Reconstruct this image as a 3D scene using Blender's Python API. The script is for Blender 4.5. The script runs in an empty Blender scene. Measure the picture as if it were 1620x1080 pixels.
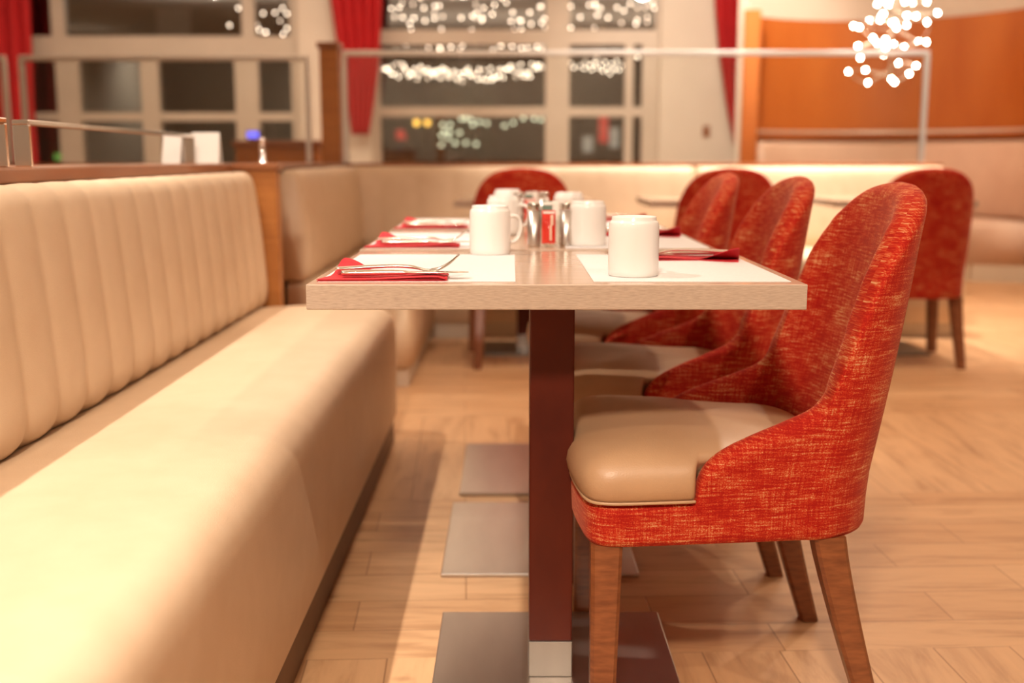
import bpy, bmesh, math, random
from mathutils import Vector, Matrix, Euler

random.seed(7)
C = bpy.context.scene.collection
S = bpy.context.scene
PI = math.pi

# ------------------------------------------------------------------ camera
F = 1750.0                                   # focal length for a 1620 wide frame
PITCH = math.atan(290.0 / F)
EYE = 0.945
cam_data = bpy.data.cameras.new('camera')
cam = bpy.data.objects.new('camera', cam_data)
C.objects.link(cam)
cam.location = (0, 0, EYE)
cam.rotation_euler = (PI / 2 - PITCH, 0, 0)
cam_data.sensor_width = 36.0
cam_data.lens = 36.0 * F / 1620.0
cam_data.clip_start = 0.05
cam_data.clip_end = 200
cam_data.dof.use_dof = True
cam_data.dof.focus_distance = 1.78
cam_data.dof.aperture_fstop = 2.35
S.camera = cam

# ------------------------------------------------------------------ world, exposure
w = bpy.data.worlds.new('night')
S.world = w
w.use_nodes = True
w.node_tree.nodes['Background'].inputs[0].default_value = (0.010, 0.009, 0.011, 1)
w.node_tree.nodes['Background'].inputs[1].default_value = 1.0
S.view_settings.view_transform = 'Standard'
S.view_settings.look = 'None'
S.view_settings.gamma = 1.0
S.view_settings.exposure = 0.0
S.view_settings.use_curve_mapping = False

# ------------------------------------------------------------------ lights of the room and added fill
WARM = (1.0, 0.825, 0.66)


def spot(x, y, z, tx, ty, tz, power, angle=90, blend=0.5, size=0.03, col=WARM):
    d = bpy.data.lights.new('downlight_or_fill', 'SPOT')
    d.energy = power
    d.color = col
    d.spot_size = math.radians(angle)
    d.spot_blend = blend
    d.shadow_soft_size = size
    o = bpy.data.objects.new('downlight_or_fill', d)
    o.location = (x, y, z)
    v = Vector((tx - x, ty - y, tz - z))
    o.rotation_euler = v.to_track_quat('-Z', 'Y').to_euler()
    C.objects.link(o)
    return o


def area(x, y, z, sx, sy, power, col=WARM, up=False):
    d = bpy.data.lights.new('ceiling_bounce_fill', 'AREA')
    d.shape = 'RECTANGLE'
    d.size = sx
    d.size_y = sy
    d.energy = power
    d.color = col
    o = bpy.data.objects.new('ceiling_bounce_fill', d)
    o.location = (x, y, z)
    if up:
        o.rotation_euler = (PI, 0, 0)
    C.objects.link(o)
    return o


# row of downlights above the wall side of the banquette
for yy in (0.7, 1.9, 3.1):
    spot(-1.42, yy, 2.95, -0.75, yy + 0.05, 0.4, 175, 56, 0.5, 0.022, (1.0, 0.90, 0.80))
# downlights over the dining floor, then added fill lamps
spot(0.1, 3.80, 2.95, 0.1, 4.0, 0.0, 80, 55, 0.3, 0.03)
spot(1.5, 4.2, 2.95, 1.2, 3.4, 0.0, 90, 100, 0.6, 0.06)
spot(2.9, 4.6, 2.95, 2.9, 4.6, 0.0, 100, 110, 0.6, 0.06)
spot(1.55, 0.1, 2.95, 0.3, 1.9, 0.2, 85, 95, 0.6, 0.035)
spot(-0.1, 0.9, 2.95, 0.1, 2.3, 0.7, 8, 70, 0.6, 0.06)
spot(-0.3, -0.9, 2.9, -0.25, 1.8, 0.2, 500, 75, 0.8, 0.18)  # unseen soft fill added behind the camera to lift floor and table edge
for xx in (-3.6, -1.0, 1.6):  # added lamps brighten the back wall that the window panes reflect
    spot(xx, -1.3, 2.95, xx, -3.0, 1.9, 60, 120, 0.8, 0.1)
# wall washers above the rear banquette
for xx in (0.75, 1.6, 2.4):
    spot(xx, 5.75, 2.95, xx, 6.15, 0.9, 330, 62, 0.7, 0.04, (1.0, 0.90, 0.80))
# unseen upward area lamps added for soft bounce off the ceiling
area(0.4, 1.6, 2.45, 5.0, 4.0, 30, up=True)
for yy in (0.0, 4.0):  # added lamps on the unseen left wall, for reflections in the left window
    spot(-6.2, yy, 2.95, -7.5, yy, 1.8, 120, 120, 0.8, 0.1)
area(0.4, 5.4, 2.45, 6.0, 1.6, 50, up=True)
area(2.6, 8.0, 2.55, 3.5, 1.8, 45, up=True)
area(-2.2, 8.6, 2.60, 5.0, 2.4, 130, up=True)
# spots for the far walls
spot(-3.6, 8.4, 2.95, -3.2, 11.0, 1.5, 62, 100, 0.7, 0.08)
spot(-0.6, 8.4, 2.95, -0.6, 11.0, 1.5, 66, 100, 0.7, 0.08)
spot(1.6, 8.2, 2.95, 1.8, 11.0, 1.5, 270, 75, 0.7, 0.08)
spot(3.0, 7.6, 2.95, 2.9, 10.0, 1.6, 35, 80, 0.7, 0.08)
spot(4.2, 6.9, 2.95, 4.2, 7.3, 0.0, 130, 110, 0.7, 0.08)


# ------------------------------------------------------------------ materials
def new_mat(name):
    m = bpy.data.materials.new(name)
    m.use_nodes = True
    nt = m.node_tree
    b = nt.nodes['Principled BSDF']
    return m, nt, b


def N(nt, typ, **kw):
    n = nt.nodes.new(typ)
    for k, v in kw.items():
        if k in n.inputs.keys():
            n.inputs[k].default_value = v
        else:
            setattr(n, k, v)
    return n


def ramp(nt, stops):
    r = nt.nodes.new('ShaderNodeValToRGB')
    els = r.color_ramp.elements
    while len(els) < len(stops):
        els.new(0.5)
    for e, (p, c) in zip(els, stops):
        e.position = p
        e.color = (c[0], c[1], c[2], 1)
    return r


def mapping(nt, scale, src='Object', rot=(0, 0, 0)):
    tc = nt.nodes.new('ShaderNodeTexCoord')
    mp = nt.nodes.new('ShaderNodeMapping')
    mp.inputs['Scale'].default_value = scale
    mp.inputs['Rotation'].default_value = rot
    nt.links.new(tc.outputs[src], mp.inputs['Vector'])
    return mp


def mat_noise(name, c1, c2, rough=0.5, scale=(8, 8, 8), detail=4, bump=0.0, metal=0.0, coat=0.0, lo=0.3, hi=0.7, spec=0.5, bump_scale=None):
    m, nt, b = new_mat(name)
    mp = mapping(nt, scale)
    n = N(nt, 'ShaderNodeTexNoise', Scale=1.0, Detail=detail)
    nt.links.new(mp.outputs[0], n.inputs['Vector'])
    r = ramp(nt, [(lo, c1), (hi, c2)])
    nt.links.new(n.outputs['Fac'], r.inputs[0])
    nt.links.new(r.outputs[0], b.inputs['Base Color'])
    b.inputs['Roughness'].default_value = rough
    b.inputs['Metallic'].default_value = metal
    b.inputs['Coat Weight'].default_value = coat
    b.inputs['Specular IOR Level'].default_value = spec
    if bump:
        src = n
        if bump_scale:
            mp2 = mapping(nt, bump_scale)
            src = N(nt, 'ShaderNodeTexNoise', Scale=1.0, Detail=3)
            nt.links.new(mp2.outputs[0], src.inputs['Vector'])
        bp = N(nt, 'ShaderNodeBump', Strength=bump, Distance=0.002)
        nt.links.new(src.outputs['Fac'], bp.inputs['Height'])
        nt.links.new(bp.outputs[0], b.inputs['Normal'])
    return m


def mat_emit(name, col, strength):
    m, nt, b = new_mat(name)
    b.inputs['Base Color'].default_value = (*col, 1)
    b.inputs['Emission Color'].default_value = (*col, 1)
    b.inputs['Emission Strength'].default_value = strength
    return m


def mat_glass(name, tint=(1, 1, 1), refl=1.0, outer_only=False):
    m, nt, b = new_mat(name)
    nt.nodes.remove(b)
    out = nt.nodes['Material Output']
    t = nt.nodes.new('ShaderNodeBsdfTransparent')
    t.inputs[0].default_value = (*tint, 1)
    g = nt.nodes.new('ShaderNodeBsdfGlossy')
    g.inputs['Roughness'].default_value = 0.02
    fr = N(nt, 'ShaderNodeFresnel', IOR=1.5)
    mul = N(nt, 'ShaderNodeMath', operation='MULTIPLY')
    mul.inputs[1].default_value = refl
    nt.links.new(fr.outputs[0], mul.inputs[0])
    if outer_only:
        geo = nt.nodes.new('ShaderNodeNewGeometry')
        inv = N(nt, 'ShaderNodeMath', operation='SUBTRACT')
        inv.inputs[0].default_value = refl
        nt.links.new(geo.outputs['Backfacing'], inv.inputs[1])
        inv.use_clamp = True
        nt.links.new(inv.outputs[0], mul.inputs[1])
    mix = nt.nodes.new('ShaderNodeMixShader')
    nt.links.new(mul.outputs[0], mix.inputs[0])
    nt.links.new(t.outputs[0], mix.inputs[1])
    nt.links.new(g.outputs[0], mix.inputs[2])
    nt.links.new(mix.outputs[0], out.inputs[0])
    return m


def mat_floor():
    m, nt, b = new_mat('oak_planks')
    tilt = math.radians(2.5)

    def planks(along_y):
        rot = (0, 0, (-PI / 2 if along_y else 0.0) - tilt)
        mp = mapping(nt, (1, 1, 1), rot=rot)
        br = nt.nodes.new('ShaderNodeTexBrick')
        br.offset = 0.37
        br.offset_frequency = 2
        br.inputs['Scale'].default_value = 1.0
        br.inputs['Brick Width'].default_value = 1.0 if along_y else 0.62
        br.inputs['Row Height'].default_value = 0.152
        br.inputs['Mortar Size'].default_value = 0.0020
        br.inputs['Mortar Smooth'].default_value = 0.5
        br.inputs['Color1'].default_value = (0.62, 0.375, 0.195, 1)
        br.inputs['Color2'].default_value = (0.52, 0.285, 0.135, 1)
        br.inputs['Mortar'].default_value = (0.34, 0.18, 0.085, 1)
        nt.links.new(mp.outputs[0], br.inputs['Vector'])
        mp2 = mapping(nt, (9, 1.3, 4) if along_y else (1.3, 9, 4), rot=(0, 0, -tilt))
        n = N(nt, 'ShaderNodeTexNoise', Scale=2.4, Detail=7, Roughness=0.62, Distortion=0.5)
        nt.links.new(mp2.outputs[0], n.inputs['Vector'])
        r = ramp(nt, [(0.27, (0.62, 0.52, 0.44)), (0.50, (0.98, 0.96, 0.94)), (0.75, (1.14, 1.13, 1.1))])
        nt.links.new(n.outputs['Fac'], r.inputs[0])
        mx = N(nt, 'ShaderNodeMixRGB', blend_type='MULTIPLY')
        mx.inputs[0].default_value = 0.85
        nt.links.new(br.outputs['Color'], mx.inputs[1])
        nt.links.new(r.outputs[0], mx.inputs[2])
        return mx.outputs[0], br.outputs['Fac']
    ca, fa = planks(True)
    cb_, fb_ = planks(False)
    # bands of planks laid across and bands laid lengthwise
    mp = mapping(nt, (1, 1, 1), rot=(0, 0, -tilt))
    sep = nt.nodes.new('ShaderNodeSeparateXYZ')
    nt.links.new(mp.outputs[0], sep.inputs[0])
    sub = N(nt, 'ShaderNodeMath', operation='SUBTRACT')
    nt.links.new(sep.outputs['Y'], sub.inputs[0])
    sub.inputs[1].default_value = 2.00
    dv_ = N(nt, 'ShaderNodeMath', operation='DIVIDE')
    nt.links.new(sub.outputs[0], dv_.inputs[0])
    dv_.inputs[1].default_value = 2.0
    frc = N(nt, 'ShaderNodeMath', operation='FRACT')
    nt.links.new(dv_.outputs[0], frc.inputs[0])
    lt = N(nt, 'ShaderNodeMath', operation='LESS_THAN')
    nt.links.new(frc.outputs[0], lt.inputs[0])
    lt.inputs[1].default_value = 0.5
    mixc = nt.nodes.new('ShaderNodeMixRGB')
    nt.links.new(lt.outputs[0], mixc.inputs[0])
    nt.links.new(ca, mixc.inputs[1])
    nt.links.new(cb_, mixc.inputs[2])
    mixf = nt.nodes.new('ShaderNodeMixRGB')
    nt.links.new(lt.outputs[0], mixf.inputs[0])
    nt.links.new(fa, mixf.inputs[1])
    nt.links.new(fb_, mixf.inputs[2])
    # knots
    mp3 = mapping(nt, (2.6, 5, 1))
    v = N(nt, 'ShaderNodeTexVoronoi', Scale=1.3)
    nt.links.new(mp3.outputs[0], v.inputs['Vector'])
    r3 = ramp(nt, [(0.02, (0.45, 0.36, 0.28)), (0.10, (1, 1, 1))])
    nt.links.new(v.outputs['Distance'], r3.inputs[0])
    mx2 = N(nt, 'ShaderNodeMixRGB', blend_type='MULTIPLY')
    mx2.inputs[0].default_value = 0.6
    nt.links.new(mixc.outputs[0], mx2.inputs[1])
    nt.links.new(r3.outputs[0], mx2.inputs[2])
    nt.links.new(mx2.outputs[0], b.inputs['Base Color'])
    b.inputs['Roughness'].default_value = 0.42
    bp = N(nt, 'ShaderNodeBump', Strength=0.25, Distance=0.003)
    nt.links.new(mixf.outputs[0], bp.inputs['Height'])
    bp.invert = True
    nt.links.new(bp.outputs[0], b.inputs['Normal'])
    return m


def mat_fabric(name):
    m, nt, b = new_mat(name)
    uv = nt.nodes.new('ShaderNodeUVMap')

    def streak(sc, det):
        mp = nt.nodes.new('ShaderNodeMapping')
        mp.inputs['Scale'].default_value = sc
        nt.links.new(uv.outputs[0], mp.inputs['Vector'])
        n = N(nt, 'ShaderNodeTexNoise', Scale=1.0, Detail=det, Roughness=0.65)
        nt.links.new(mp.outputs[0], n.inputs['Vector'])
        return n
    a = streak((22, 260, 1), 3)       # weft slubs
    c = streak((240, 14, 1), 3)       # warp slubs
    big = streak((9, 22, 1), 2)
    fine = streak((430, 430, 1), 2)

    def mad(x, mul, y=None, add=0.0):
        n = N(nt, 'ShaderNodeMath', operation='MULTIPLY_ADD')
        nt.links.new(x, n.inputs[0])
        n.inputs[1].default_value = mul
        if y is None:
            n.inputs[2].default_value = add
        else:
            nt.links.new(y, n.inputs[2])
        return n.outputs[0]
    s = mad(a.outputs['Fac'], 0.85, mad(c.outputs['Fac'], 0.45, mad(big.outputs['Fac'], 0.5, mad(fine.outputs['Fac'], 0.75, None, -0.78))))
    r = ramp(nt, [(0.38, (0.33, 0.008, 0.003)), (0.52, (0.46, 0.024, 0.007)), (0.63, (0.52, 0.11, 0.035)), (0.75, (0.66, 0.32, 0.15))])
    nt.links.new(s, r.inputs[0])
    nt.links.new(r.outputs[0], b.inputs['Base Color'])
    b.inputs['Roughness'].default_value = 0.85
    b.inputs['Specular IOR Level'].default_value = 0.2
    b.inputs['Sheen Weight'].default_value = 0.25
    b.inputs['Sheen Roughness'].default_value = 0.4
    b.inputs['Sheen Tint'].default_value = (1.0, 0.5, 0.3, 1)
    bp = N(nt, 'ShaderNodeBump', Strength=0.5, Distance=0.0015)
    nt.links.new(s, bp.inputs['Height'])
    nt.links.new(bp.outputs[0], b.inputs['Normal'])
    return m


def mat_steel(name, c1, c2, rough, scale):
    m = mat_noise(name, c1, c2, rough, scale, 5, 0.05, 1.0)
    return m


M = {}
M['floor'] = mat_floor()
M['cream_wall'] = mat_noise('cream_plaster', (0.74, 0.66, 0.56), (0.78, 0.70, 0.60), 0.8, (3, 3, 3), 3, 0.05)
M['ceiling'] = mat_noise('ceiling_paint', (0.72, 0.66, 0.58), (0.76, 0.70, 0.62), 0.85, (2, 2, 2), 3)
M['window_frame'] = mat_noise('painted_window_frame', (0.58, 0.50, 0.41), (0.62, 0.54, 0.45), 0.45, (5, 5, 5), 3)
M['glass'] = mat_glass('window_glass', (0.92, 0.95, 0.94), 5.5)
M['screen_glass'] = mat_glass('screen_glass', (0.97, 0.98, 0.97), 1.0)
M['tumbler_glass'] = mat_glass('tumbler_glass', (0.98, 0.97, 0.95), 1.0, True)
M['leather'] = mat_noise('cream_leather', (0.64, 0.46, 0.30), (0.68, 0.50, 0.335), 0.42, (14, 14, 14), 5, 0.25, bump_scale=(420, 420, 420), spec=0.4)
M['seat_leather'] = mat_noise('beige_seat_leather', (0.45, 0.27, 0.148), (0.49, 0.30, 0.165), 0.38, (10, 10, 10), 4, 0.25, bump_scale=(380, 380, 380))
M['pink_leather'] = mat_noise('pink_beige_leather', (0.68, 0.46, 0.34), (0.74, 0.52, 0.39), 0.5, (5, 5, 5), 4, 0.1)
M['fabric'] = mat_fabric('red_woven_tweed')
M['leg_wood'] = mat_noise('stained_beech', (0.15, 0.042, 0.013), (0.26, 0.085, 0.028), 0.38, (26, 26, 120), 5, 0.12, coat=0.15)
M['post_wood'] = mat_noise('mahogany_veneer', (0.065, 0.005, 0.0015), (0.12, 0.014, 0.003), 0.42, (7, 7, 3), 6, 0.03, coat=0.0, spec=0.35)
M['cap_wood'] = mat_noise('cherry_cap', (0.23, 0.075, 0.024), (0.34, 0.125, 0.045), 0.35, (14, 2, 14), 6, 0.05, coat=0.2)
M['panel_wood'] = mat_noise('cherry_panel', (0.36, 0.125, 0.025), (0.47, 0.18, 0.04), 0.4, (5, 5, 45), 5, 0.05)
M['cladding_wood'] = mat_noise('orange_cherry_cladding', (0.46, 0.115, 0.016), (0.60, 0.19, 0.034), 0.42, (2.2, 2.2, 0.5), 4, 0.03)
M['table_top'] = mat_noise('laminate_top', (0.47, 0.31, 0.21), (0.53, 0.36, 0.25), 0.17, (3, 60, 60), 4)
M['table_edge'] = mat_noise('laminate_edge', (0.40, 0.30, 0.225), (0.54, 0.42, 0.32), 0.45, (70, 700, 700), 4, 0.08, lo=0.3, hi=0.7)
M['steel'] = mat_steel('brushed_steel', (0.52, 0.48, 0.44), (0.60, 0.56, 0.51), 0.34, (12, 3, 3))
M['chrome'] = mat_noise('chrome', (0.80, 0.77, 0.73), (0.86, 0.83, 0.80), 0.12, (3, 3, 3), 2, 0, 1.0)
M['bright_frame'] = mat_noise('satin_rail', (0.78, 0.74, 0.68), (0.84, 0.80, 0.74), 0.30, (3, 3, 3), 2, 0, 0.75)
M['cutlery'] = mat_noise('cutlery_steel', (0.80, 0.74, 0.66), (0.86, 0.80, 0.72), 0.16, (30, 30, 30), 2, 0, 1.0)
M['china'] = mat_noise('white_china', (0.80, 0.765, 0.72), (0.82, 0.785, 0.74), 0.16, (6, 6, 6), 2, 0)
M['paper'] = mat_noise('embossed_paper', (0.71, 0.68, 0.665), (0.76, 0.73, 0.715), 0.75, (160, 160, 160), 3, 0.12)
M['card'] = mat_noise('white_card', (0.78, 0.73, 0.66), (0.82, 0.77, 0.70), 0.6, (6, 6, 6), 2)
M['napkin'] = mat_noise('red_paper_napkin', (0.52, 0.012, 0.022), (0.60, 0.020, 0.030), 0.7, (120, 120, 120), 3, 0.15)
M['red_print'] = mat_noise('red_printed_paper', (0.72, 0.025, 0.012), (0.80, 0.035, 0.018), 0.4, (9, 9, 9), 2)
M['pale_print'] = mat_noise('pale_print', (0.86, 0.62, 0.50), (0.90, 0.68, 0.56), 0.4, (9, 9, 9), 2)
M['green_print'] = mat_noise('green_printed_paper', (0.10, 0.17, 0.12), (0.16, 0.24, 0.18), 0.4, (9, 9, 9), 2)
M['curtain'] = mat_noise('crimson_velvet', (0.46, 0.006, 0.010), (0.56, 0.010, 0.014), 0.75, (40, 40, 6), 4, 0.2)
M['plinth'] = mat_noise('pale_plinth', (0.62, 0.52, 0.40), (0.66, 0.56, 0.44), 0.5, (6, 6, 6), 2)
M['shadow_plinth'] = mat_noise('shadow_plinth', (0.12, 0.055, 0.025), (0.17, 0.08, 0.035), 0.5, (6, 6, 6), 3)  # brown darkened to stand for the contact shadow under the long bench
M['dark_plate'] = mat_noise('dark_steel_plate', (0.16, 0.145, 0.13), (0.22, 0.20, 0.18), 0.4, (40, 3, 3), 3, 0, 1.0)
M['shaker_steel'] = mat_noise('satin_shaker_steel', (0.60, 0.55, 0.50), (0.66, 0.61, 0.56), 0.34, (3, 3, 40), 2, 0, 1.0)
M['sleeve_steel'] = mat_noise('dark_sleeve_steel', (0.30, 0.27, 0.24), (0.42, 0.38, 0.34), 0.4, (8, 8, 3), 3, 0, 1.0)  # darker steel tone for the sleeve alone
M['wire'] = mat_noise('fine_wire', (0.55, 0.50, 0.42), (0.6, 0.55, 0.47), 0.4, (9, 9, 9), 2, 0, 0.8)
M['bulb'] = mat_emit('warm_bulb', (1.0, 0.78, 0.58), 110)
M['mirrored'] = mat_emit('mirrored_bulb', (1.0, 0.74, 0.56), 13)
M['mirrored_dim'] = mat_emit('mirrored_bulb_dim', (1.0, 0.72, 0.54), 7)
M['asphalt'] = mat_noise('asphalt', (0.02, 0.018, 0.017), (0.035, 0.03, 0.028), 0.8, (3, 3, 3), 3)
M['facade'] = mat_noise('dark_facade', (0.05, 0.035, 0.028), (0.08, 0.055, 0.042), 0.8, (1.2, 1.2, 1.2), 4)
M['dark_metal'] = mat_noise('dark_metal', (0.03, 0.03, 0.03), (0.05, 0.05, 0.05), 0.5, (5, 5, 5), 2, 0, 0.6)
M['bark'] = mat_noise('bark', (0.05, 0.03, 0.02), (0.09, 0.06, 0.04), 0.9, (9, 9, 3), 4, 0.3)
M['leaf'] = mat_noise('dark_leaves', (0.02, 0.04, 0.015), (0.05, 0.08, 0.03), 0.7, (5, 5, 5), 3)
M['lamp_amber'] = mat_emit('amber_lamp', (1.0, 0.50, 0.08), 5)
M['lamp_pale'] = mat_emit('pale_lamp', (0.80, 0.76, 0.52), 4.5)
M['sign_red'] = mat_emit('lit_red_sign', (1.0, 0.06, 0.05), 0.9)
M['lit_window'] = mat_emit('lit_window', (0.75, 0.62, 0.50), 0.7)
M['dim_window'] = mat_emit('dim_window', (0.30, 0.20, 0.13), 0.12)
M['sign_green'] = mat_emit('lit_green_sign', (0.25, 0.7, 0.12), 0.9)
M['sign_yellow'] = mat_emit('lit_yellow_sign', (1.0, 0.72, 0.32), 2.2)
M['screen_blue'] = mat_emit('blue_screen', (0.16, 0.16, 1.0), 1.6)


# ------------------------------------------------------------------ mesh helpers
def obj(name, bm, mat, parent=None, smooth=False, loc=None, bevel=0.0, seg=2, recalc=True):
    if recalc:
        bmesh.ops.recalc_face_normals(bm, faces=bm.faces[:])
    me = bpy.data.meshes.new(name)
    bm.to_mesh(me)
    bm.free()
    mats = mat if isinstance(mat, (list, tuple)) else [mat]
    for mm in mats:
        me.materials.append(mm)
    if smooth:
        for p in me.polygons:
            p.use_smooth = True
    o = bpy.data.objects.new(name, me)
    C.objects.link(o)
    if parent is not None:
        o.parent = parent
    if loc is not None:
        o.location = loc
    if bevel:
        md = o.modifiers.new('bevel', 'BEVEL')
        md.width = bevel
        md.segments = seg
        md.limit_method = 'ANGLE'
        md.angle_limit = math.radians(40)
        md.harden_normals = False
    return o


def tag(o, label=None, cat=None, group=None, kind=None):
    if label:
        o['label'] = label
    if cat:
        o['category'] = cat
    if group:
        o['group'] = group
    if kind:
        o['kind'] = kind
    return o


def thing(name, label, cat, loc=(0, 0, 0), rz=0.0, group=None):
    o = bpy.data.objects.new(name, None)
    o.empty_display_size = 0.1
    C.objects.link(o)
    o.location = loc
    o.rotation_euler = (0, 0, rz)
    return tag(o, label, cat, group)


def structure(name):
    o = bpy.data.objects.new(name, None)
    C.objects.link(o)
    o['kind'] = 'structure'
    return o


def add_box(bm, x0, x1, y0, y1, z0, z1, mi=0):
    v = [bm.verts.new(p) for p in ((x0, y0, z0), (x1, y0, z0), (x1, y1, z0), (x0, y1, z0), (x0, y0, z1), (x1, y0, z1), (x1, y1, z1), (x0, y1, z1))]
    for f in ((0, 3, 2, 1), (4, 5, 6, 7), (0, 1, 5, 4), (1, 2, 6, 5), (2, 3, 7, 6), (3, 0, 4, 7)):
        fc = bm.faces.new([v[i] for i in f])
        fc.material_index = mi
    return v


def box(name, x0, x1, y0, y1, z0, z1, mat, parent=None, bevel=0.0, seg=2):
    bm = bmesh.new()
    add_box(bm, x0, x1, y0, y1, z0, z1)
    return obj(name, bm, mat, parent, bevel=bevel, seg=seg)


def add_loops(bm, loops, closed=True, cap=(True, True), mi=0):
    """skin a list of vertex loops (each a list of points)"""
    rows = [[bm.verts.new(p) for p in lp] for lp in loops]
    n = len(rows[0])
    for a, b in zip(rows, rows[1:]):
        for i in range(n if closed else n - 1):
            j = (i + 1) % n
            f = bm.faces.new((a[i], a[j], b[j], b[i]))
            f.material_index = mi
    if closed:
        if cap[0]:
            bm.faces.new(rows[0][::-1]).material_index = mi
        if cap[1]:
            bm.faces.new(rows[-1]).material_index = mi
    return rows


def add_lathe(bm, prof, cx=0, cy=0, n=40, cap=(True, True), mi=0):
    loops = []
    for r, z in prof:
        loops.append([(cx + r * math.cos(2 * PI * k / n), cy + r * math.sin(2 * PI * k / n), z) for k in range(n)])
    add_loops(bm, loops, True, cap, mi)


def add_tube(bm, pts, r, n=10, mi=0, closed=False, rad=None):
    pts = [Vector(p) for p in pts]
    loops = []
    up = None
    m = len(pts)
    for i, p in enumerate(pts):
        if closed:
            t = pts[(i + 1) % m] - pts[i - 1]
        else:
            t = pts[min(i + 1, m - 1)] - pts[max(i - 1, 0)]
        t.normalize()
        if up is None:
            up = t.orthogonal().normalized()
        else:
            up = (up - t * up.dot(t)).normalized()
        b = t.cross(up)
        rr = rad[i] if rad else r
        loops.append([p + (up * math.cos(2 * PI * k / n) + b * math.sin(2 * PI * k / n)) * rr for k in range(n)])
    if closed:
        loops.append(loops[0])
    add_loops(bm, loops, True, (not closed, not closed), mi)


def add_ball(bm, c, r, u=10, v=7, sx=1, sy=1, sz=1):
    mt = Matrix.Translation(Vector(c)) @ Matrix.Diagonal((sx, sy, sz, 1))
    bmesh.ops.create_uvsphere(bm, u_segments=u, v_segments=v, radius=r, matrix=mt)


def spline(pts, k=5):
    """Catmull-Rom through tuples"""
    out = []
    n = len(pts)
    for i in range(n - 1):
        p0, p1, p2, p3 = pts[max(i - 1, 0)], pts[i], pts[i + 1], pts[min(i + 2, n - 1)]
        for s in range(k):
            t = s / k
            out.append(tuple(0.5 * ((2 * b) + (-a + c) * t + (2 * a - 5 * b + 4 * c - d) * t * t + (-a + 3 * b - 3 * c + d) * t ** 3)
                             for a, b, c, d in zip(p0, p1, p2, p3)))
    out.append(tuple(pts[-1]))
    return out


def lin(table, x):
    if x <= table[0][0]:
        return table[0][1]
    for (a, va), (b, vb) in zip(table, table[1:]):
        if x <= b:
            return va + (vb - va) * (x - a) / (b - a)
    return table[-1][1]


def sstep(a, b, x):
    t = min(1, max(0, (x - a) / (b - a)))
    return t * t * (3 - 2 * t)


def at(px, py, Y):
    """where a sight line at (px, py) of the photograph meets the upright plane at depth Y"""
    ang = PITCH + math.atan((py - 540.0) / F)
    h = EYE - Y * math.tan(ang)
    zc = Y * math.cos(PITCH) + (EYE - h) * math.sin(PITCH)
    return (px - 810.0) / F * zc, h


def copy_tree(o, parent=None):
    c = o.copy()
    C.objects.link(c)
    if parent is not None:
        c.parent = parent
    for ch in list(o.children):
        copy_tree(ch, c)
    return c


# ------------------------------------------------------------------ the room
tag(box('floor', -7.5, 6.5, -3.0, 11.3, -0.08, 0.0, M['floor']), kind='structure')
tag(box('ceiling', -7.5, 6.5, -3.0, 11.3, 3.0, 3.1, M['ceiling']), kind='structure')
tag(box('wall_left', -7.6, -7.5, -3.0, 11.3, 0, 3.0, M['cream_wall']), kind='structure')
tag(box('wall_right', 6.5, 6.6, -3.0, 11.3, 0, 3.0, M['cream_wall']), kind='structure')
tag(box('wall_back', -7.6, 6.6, -3.1, -3.0, 0, 3.0, M['cream_wall']), kind='structure')

WY = 11.0
bm = bmesh.new()
xa = at(473, 120, WY)[0]
xb = at(586, 120, WY)[0]
xr = at(1044, 120, WY)[0]
add_box(bm, xa, xb, WY, WY + 0.3, 0, 3.0)
add_box(bm, xr, 6.5, WY, WY + 0.3, 0, 3.0)
add_box(bm, -7.5, -5.35, WY, WY + 0.3, 0, 3.0)
add_box(bm, -5.35, xr, WY, WY + 0.3, 2.8, 3.0)
add_box(bm, -5.35, xr, WY, WY + 0.3, 0, 0.25)
tag(obj('wall_far', bm, M['cream_wall']), kind='structure')


def window(name, xs_up, xs_low, transoms, x0, x1, frames):
    """frames: list of (x0, x1, h0, h1) members; panes fill the cells"""
    root = structure(name)
    bm = bmesh.new()
    for a, b, c, d in frames:
        e = 0.004 if (b - a) > (d - c) else 0.0
        add_box(bm, a, b, WY + 0.08 + e, WY + 0.2 - e, c, d)
    obj('window_frame', bm, M['window_frame'], root)
    for a, b, c, d in xs_up + xs_low:
        box('pane', a, b, WY + 0.13, WY + 0.142, c, d, M['glass'], root)
    return root


def pxr(x0, y0, x1, y1):
    a, top = at(x0, y0, WY + 0.08)
    b, _ = at(x1, y0, WY + 0.08)
    _, bot = at(x0, y1, WY + 0.08)
    return a, b, bot, top


HT, HB = 2.8, 0.25
T1 = pxr(50, 57, 482, 88)
T2 = pxr(50, 178, 482, 191)


def col(x0, x1, h0, h1, ymid=120):
    a = at(x0, ymid, WY + 0.08)[0]
    b = at(x1, ymid, WY + 0.08)[0]
    return a, b, h0, h1


L0, L1 = -5.35, xa
fr = [(L0, L1, T1[2], T1[3]), (L0, L1, T2[2], T2[3]), (L0, L1, HB, HB + 0.08), (L0, L1, HT - 0.06, HT),
      (L0, L0 + 0.08, HB, HT), (L1 - 0.09, L1, HB, HT)]
fr += [col(80, 100, T1[3], HT, 30), col(382, 402, T1[3], HT, 30)]
low = [col(88, 124, HB, T1[2]), col(222, 250, HB, T1[2]), col(371, 408, HB, T1[2])]
fr += low
up_x = [L0 + 0.08, fr[6][0], fr[6][1], fr[7][0], fr[7][1], L1 - 0.09]
lo_x = [L0 + 0.08, low[0][0], low[0][1], low[1][0], low[1][1], low[2][0], low[2][1], L1 - 0.09]
ups = [(up_x[i], up_x[i + 1], T1[3], HT - 0.06) for i in (0, 2, 4)]
lows = [(lo_x[i], lo_x[i + 1], a, b) for i in (0, 2, 4, 6) for a, b in ((T2[3], T1[2]), (HB + 0.08, T2[2]))]
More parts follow.
